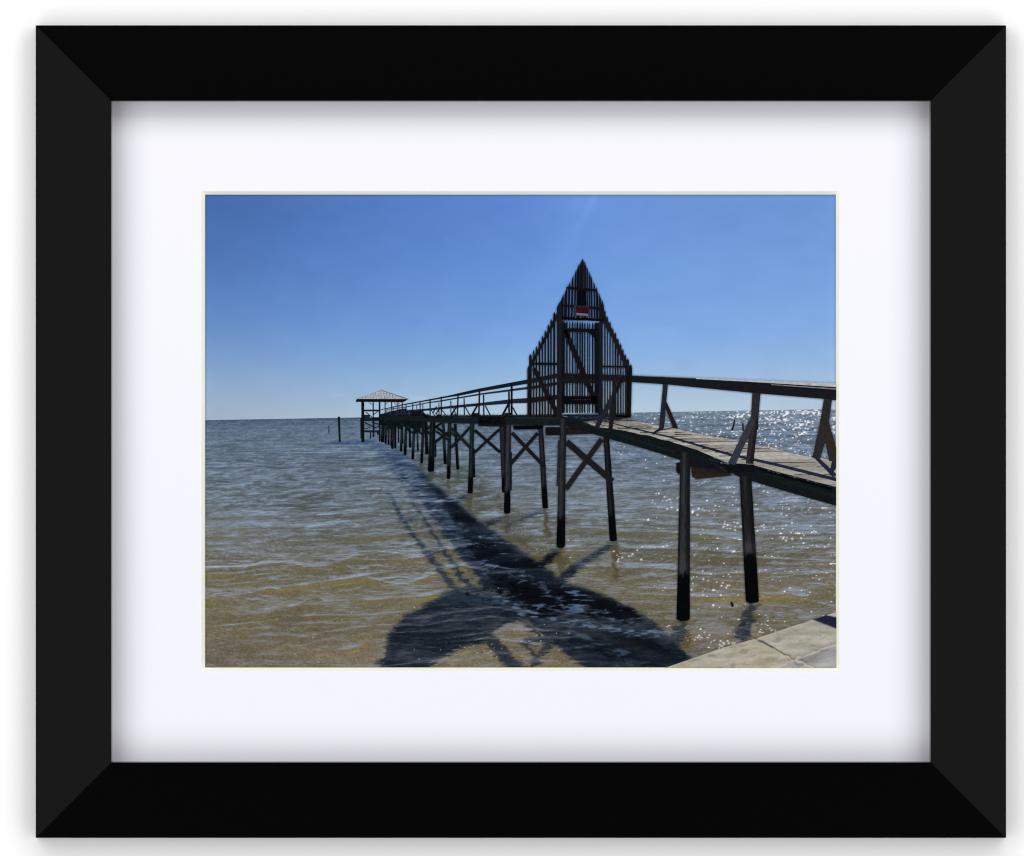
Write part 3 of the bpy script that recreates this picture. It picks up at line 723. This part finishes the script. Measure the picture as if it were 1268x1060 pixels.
# right wing
gR = [(746.4,748.1),(750,751.5),(752.9,754.6),(756.4,758.1),(759.7,761),(763,764.1),(766.2,767.6),(769.5,770.8),(772.2,773.7)]
tipsR = [375,383.3,391,397.8,405.4,411,418.3,424.6,431,437.8]
s = Sheet('printed_gate_wing', 'right slatted wing of the pointed gate in the print')
pickets(s, from_gaps(gR, 744, 775.2), tipsR, [514.6 + (i % 2) for i in range(10)], (22,21,25))
s.poly([(775.4,516),(777.4,516.4),(779,448),(777.6,443.6),(775.4,447)], INK, 1.57)
s.poly([(777.4,516.4),(781.2,516.6),(782.8,456),(781.6,450.6),(778.4,455)], (24,24,27), 1.57)
s.poly([(744,383),(748,386.5),(781,456),(781,461),(773.4,453.6),(766.9,439),(757.6,418.2),(747.4,400.4),(744,397)], (18,17,21), 1.1)
s.poly([(746,452.8),(776,453.2),(776,455.2),(746,455)], INK, 0)
s.bar((770.6,470),(760.6,488),3.6,(24,20,22)); s.poly([(763,513.6),(781.4,514.4),(781,517),(763,516.4)], (12,12,14), 0)
s.done()
# gable above the door
gG = [(697.6,698.3),(701.8,702.8),(705.3,706.6),(709,710.1),(712.4,713.7),(716.8,717.1),(722.3,722.9),(727.3,728.1),(730.4,731.7),(734,735.3),(737.2,738.2),(741,741.9),(744.7,745.2)]
tipsG = [373,365.8,358.6,351,344,337,331.8,320.4,325,337.4,344.4,354,360.5,374.4]
s = Sheet('printed_gate_gable', 'tall pointed gable of pickets above the gate door in the print')
eG = from_gaps(gG, 693.6, 748)
eG = [(693.6,697.6),(698.3,701.8),(702.8,705.3),(706.6,709),(710.2,712.4),(713.6,716.7),(717.1,722.1),(723.0,726.0),(726.6,728.0),(728.8,730.5),(731.7,734),(735.3,737.2),(738.2,741),(741.9,744.7),(745.3,748)]
tG = [373,365.8,358.6,351,344,335.5,320.4,325,330,337.4,344.4,354,360.5,367.8,374.4]
# upper half is closer to the apex, so pickets lean inward a little
for (a, b), t in zip(eG, tG):
    k = (a + b) / 2
    sh = (1.6 if k < 712 else (0.8 if k < 722 else (0.4 if k < 732 else -0.6))) * min(1, (385 - t) / 45)
    c = np.array((18,18,23)) + rng.normal(0, 2)
    yl = lambda x: 320.0 + (721.4 - x) * 1.93 if x < 721.4 else 320.0 + (x - 721.4) * 2.18
    if k < 721: top = [(b + sh, yl(b + sh) + .6), (b + sh - .5, yl(b + sh) - .9), (a + sh, yl(a + sh) + 1.0)]
    else: top = [(b + sh, yl(b + sh) + 1.0), (a + sh + .5, yl(a + sh) - .9), (a + sh, yl(a + sh) + .8)]
    if a < 721.4 < b: top = [(b + sh, 324.5), (721.6, 319.8), (a + sh, yl(a + sh) + 1)]
    s.poly([(a, 397), (b, 397)] + top, np.clip(c, 6, 50), 1.57, 1)
s.poly([(717.0,358),(725.8,358),(726.4,378),(714.4,378)], (15,16,21), 1.57)
s.poly([(701.2,355.2),(703,354.8),(738,358),(738,360.8),(703,358.2),(701.2,356.8)], INK, 0)
s.poly([(693.6,376.6),(748,381),(748,383.9),(693.6,379.4)], INK, 0)
s.poly([(690,391.6),(748,395.2),(749,398.2),(690,395)], INK, 0)
s.done()
# door
gD = [(699.6,700.8),(702.9,704.7),(706.3,708),(710,711.3),(712.7,713.8),(716,717.3),(719.2,720.1),(722.1,723.3),(725.1,726.9),(728.5,729.6),(731,732.9),(734.8,735.9)]
s = Sheet('printed_gate_door', 'slatted door with a diagonal brace in the middle of the gate in the print')
eD = from_gaps(gD, 695.4, 738)
pickets(s, eD, [396.6 + i * .16 for i in range(13)], [511.4] * 13, (17,18,24))
s.poly([(695.4,399),(699.4,399),(698.8,511.4),(695.4,511.4)], (13,16,22), 1.57)
s.poly([(736.6,399.5),(743,400.2),(743,511.6),(737.4,511.4)], (14,17,24), 1.57)
s.poly([(696,406.2),(741,407.4),(741,412),(732,411.4),(696,410.6)], INK, 0)
s.poly([(728,411),(737,411),(737,419),(733,415.4)], INK, 0.6)
s.bar((699.6,409),(738.4,500),6.2,(17,17,23)); s.poly([(696,400),(702.5,400),(702.5,412),(705,416),(704,421),(697,410)], (14,16,21), 1.57)
s.poly([(696,467),(740,471.6),(740,474.6),(696,474.4)], (26,23,26), 0); s.poly([(696,490.4),(740,490.6),(740,500.4),(696,500.2)], (12,12,15), 0)
for i in range(8): s.bar((709 + i * 3.05, 495), (709.9 + i * 3.05, 495.1), .9, (70,72,78), jit=10)
s.done()
s = Sheet('printed_gate_post', 'left main post of the gate in the print'); s.poly([(689.3,396),(689.8,380),(693.8,372.6),(695.4,380),(695.6,514),(697,517),(690,517)], (27,28,33), 1.57); s.done()
s = Sheet('printed_gate_post', 'right main post of the gate in the print'); s.poly([(742,398),(746.2,398),(746.6,514),(741.6,514)], (20,22,29), 1.57); s.done()
s = Sheet('printed_railing_post', 'railing post with a slanting brace standing in front of the gate in the print')
s.poly([(756.6,489),(760,494),(742,529.6),(736.2,528.2)], (32,36,47)); s.poly([(759.2,466),(764,466.4),(762.6,500),(758.6,531),(753.4,530.4),(757,500)], (33,32,35)); s.done()

# sign on the gable
s = Sheet('printed_sign', 'small dark red and white warning sign on the gate gable in the print', M_ink)
s.poly([(711.2,378.2),(729.6,379.4),(730.2,392.2),(711.2,391)], (46,50,58), 0, 0)
s.poly([(713.4,379),(728.6,380.2),(728.6,388),(713.4,387.2)], (42,7,16), 0, 0)
s.poly([(713.7,387.4),(728.2,388.6),(728.2,391.2),(713.7,390.2)], (104,108,118), 0, 0)
for x in (712.3, 718.7, 727.6): s.bar((x, 392.6), (x + 1.1, 392.8), 1.1, (140,150,160))
sign = s.done()
def lettering(txt, x, y, size, col):
    cu = bpy.data.curves.new('lettering', 'FONT'); cu.body = txt; cu.size = size * S; cu.align_x = 'CENTER'
    tmp = bpy.data.objects.new('tmp', cu); C.objects.link(tmp)
    dg = bpy.context.evaluated_depsgraph_get(); me = bpy.data.meshes.new_from_object(tmp.evaluated_get(dg))
    bpy.data.objects.remove(tmp)
    n = len(me.vertices); co = np.zeros(n * 3, np.float32); me.vertices.foreach_get('co', co); co = co.reshape(-1, 3)
    out = np.zeros_like(co); out[:, 0] = U(x) + co[:, 0]; out[:, 1] = co_y; out[:, 2] = V(y) + co[:, 1] - co[:, 0] * .08
    me.vertices.foreach_set('co', out.ravel())
    at = me.color_attributes.new('ink', 'FLOAT_COLOR', 'POINT'); cc = np.ones((n, 4), np.float32); cc[:, :3] = ink(col); at.data.foreach_set('color', cc.ravel())
    me.materials.clear(); me.materials.append(M_ink); me.update()
    return me
co_y = depth()
m1 = lettering('PRIVATE', 721, 383.0, 3.9, (66,34,44)); m2 = lettering('PROPERTY', 721, 386.4, 3.6, (66,34,44))
bm = bmesh.new(); bm.from_mesh(m1); bm.from_mesh(m2); bm.to_mesh(m1); bm.free()
o = bpy.data.objects.new('printed_lettering', m1); link(o, paper); o['label'] = 'faint two-line lettering on the red sign in the print'

# --- sea wall slab at lower right
def slab_cols(X, Y):
    c = np.zeros(X.shape + (3,)) + np.array([170, 165, 152.0])
    n1 = vnoise(X + Y * .8, Y * 1.6, 26, 9, 201, 3); n2 = vnoise(X, Y, 2.0, 1.5, 202, 2); n3 = vnoise(X, Y, 60, 20, 203)
    c += n1[..., None] * np.array([7, 7, 7.5]) + n2[..., None] * 3.2 + n3[..., None] * np.array([3, 2, 0])
    stain = sm(.8, 1.5, vnoise(X, Y, 14, 6, 204, 2)); c -= stain[..., None] * np.array([22, 22, 20])
    low = poly_mask(X, Y, [(984,817),(1040,799),(1040,835),(950,835)]); c += low[..., None] * np.array([-12, -8, 4])
    def line(pts, wd, col, a, wob=.5):
        nonlocal c
        m = np.zeros_like(X)
        for p, q in zip(pts[:-1], pts[1:]): m = np.maximum(m, poly_mask(X + wob * vnoise(X, Y, 6, 6, 205), Y + wob * vnoise(X, Y, 6, 5, 206), taper(p, wd, q, wd)))
        m = blur(m, .6)[..., None] * a; c = c * (1 - m) + np.array(col, float) * m
    line([(984,814.6),(1040,795)], 2.0, (142,136,126), .6, .6)
    line([(955,801),(984,817)], 1.6, (120,114,106), .9); line([(956,803),(984,818.4)], 1.8, (186,180,168), .8)
    line([(984,817.5),(1008,808),(1040,797.5)], 2.4, (186,183,176), .8, .7)
    line([(955,828),(984,818)], 2.2, (190,184,174), .8); line([(985,817.6),(1012,829)], 2.2, (192,188,178), .9); line([(990,817.5),(1014,828.4)], 1.0, (116,112,106), .7)
    line([(934.5,790.2),(946,795),(956,801.6)], 1.9, (60,62,74), .9, .5); line([(956,801.6),(984,816)], .9, (84,82,86), .9)
    line([(820,828.6),(893.4,804.2),(935,792.4),(1006,768.8),(1036,759.6)], 3.0, (184,174,152), .5, .8)
    m = blur(poly_mask(X, Y, [(1006,767),(1023,761.6),(1037,764.6),(1037,779)]), .7)[..., None]
    c = c * (1 - m) + (np.array([32, 36, 54.0]) + n2[..., None] * 2) * m
    return ink(np.clip(c, 4, 250))
def slab_top(X): return np.interp(X, [823,893.4,935,1006,1036], [827.2,802.6,790.8,767,757.6])
o = grid_obj('printed_sea_wall', 823, 757, 1036, 828, 300, 100, slab_cols, 'pale concrete top of the sea wall in the lower right corner of the print', slab_top)

# ------------------------------------------------------------------ lamps
def area(name, loc, target, sx, sy, power, col=(1, 1, 1)):
    l = bpy.data.lights.new(name, 'AREA'); l.shape = 'RECTANGLE'; l.size = sx; l.size_y = sy; l.energy = power; l.color = col
    o = bpy.data.objects.new(name, l); link(o); o.location = loc
    from mathutils import Vector
    o.rotation_euler = (Vector(target) - Vector(loc)).to_track_quat('-Z', 'Y').to_euler()
    return o
YL = -2.0
RT, RB, RS = 2.90, 1.58, 1.89          # radiance of the softboxes
def box(x0, x1, z0, z1, rad):
    area('lamp', ((x0 + x1) / 2, YL, (z0 + z1) / 2), ((x0 + x1) / 2, 0, (z0 + z1) / 2), x1 - x0, z1 - z0, rad * math.pi * (x1 - x0) * (z1 - z0))
box(-3, 3, 1.12, 3.2, RT); box(-3, 3, -3.2, -1.12, RB)
box(-3.2, -0.66, -1.08, 1.08, RS); box(0.66, 3.2, -1.08, 1.08, RS)

wd = bpy.data.worlds.new('World'); sc.world = wd; wd.use_nodes = True
bg = wd.node_tree.nodes['Background']; bg.inputs[0].default_value = (1, 1, 1, 1); bg.inputs[1].default_value = 0.02

# ------------------------------------------------------------------ camera
cam = bpy.data.cameras.new('camera'); co = bpy.data.objects.new('camera', cam); link(co)
D = 6.0
co.location = (0, -D, 0); co.rotation_euler = (math.radians(90), 0, 0)
cam.sensor_width = 36; cam.lens = 36 * (D + Y_PRINT) / (1268 * S)
cam.clip_start = 0.1; cam.clip_end = 50
sc.camera = co
sc.render.resolution_x, sc.render.resolution_y = 1024, 856
sc.view_settings.view_transform = 'Standard'; sc.view_settings.look = 'None'
sc.view_settings.exposure = 0.0; sc.view_settings.gamma = 1; sc.view_settings.use_curve_mapping = False
sc.cycles.use_denoising = True
sc.cycles.filter_width = 1.2
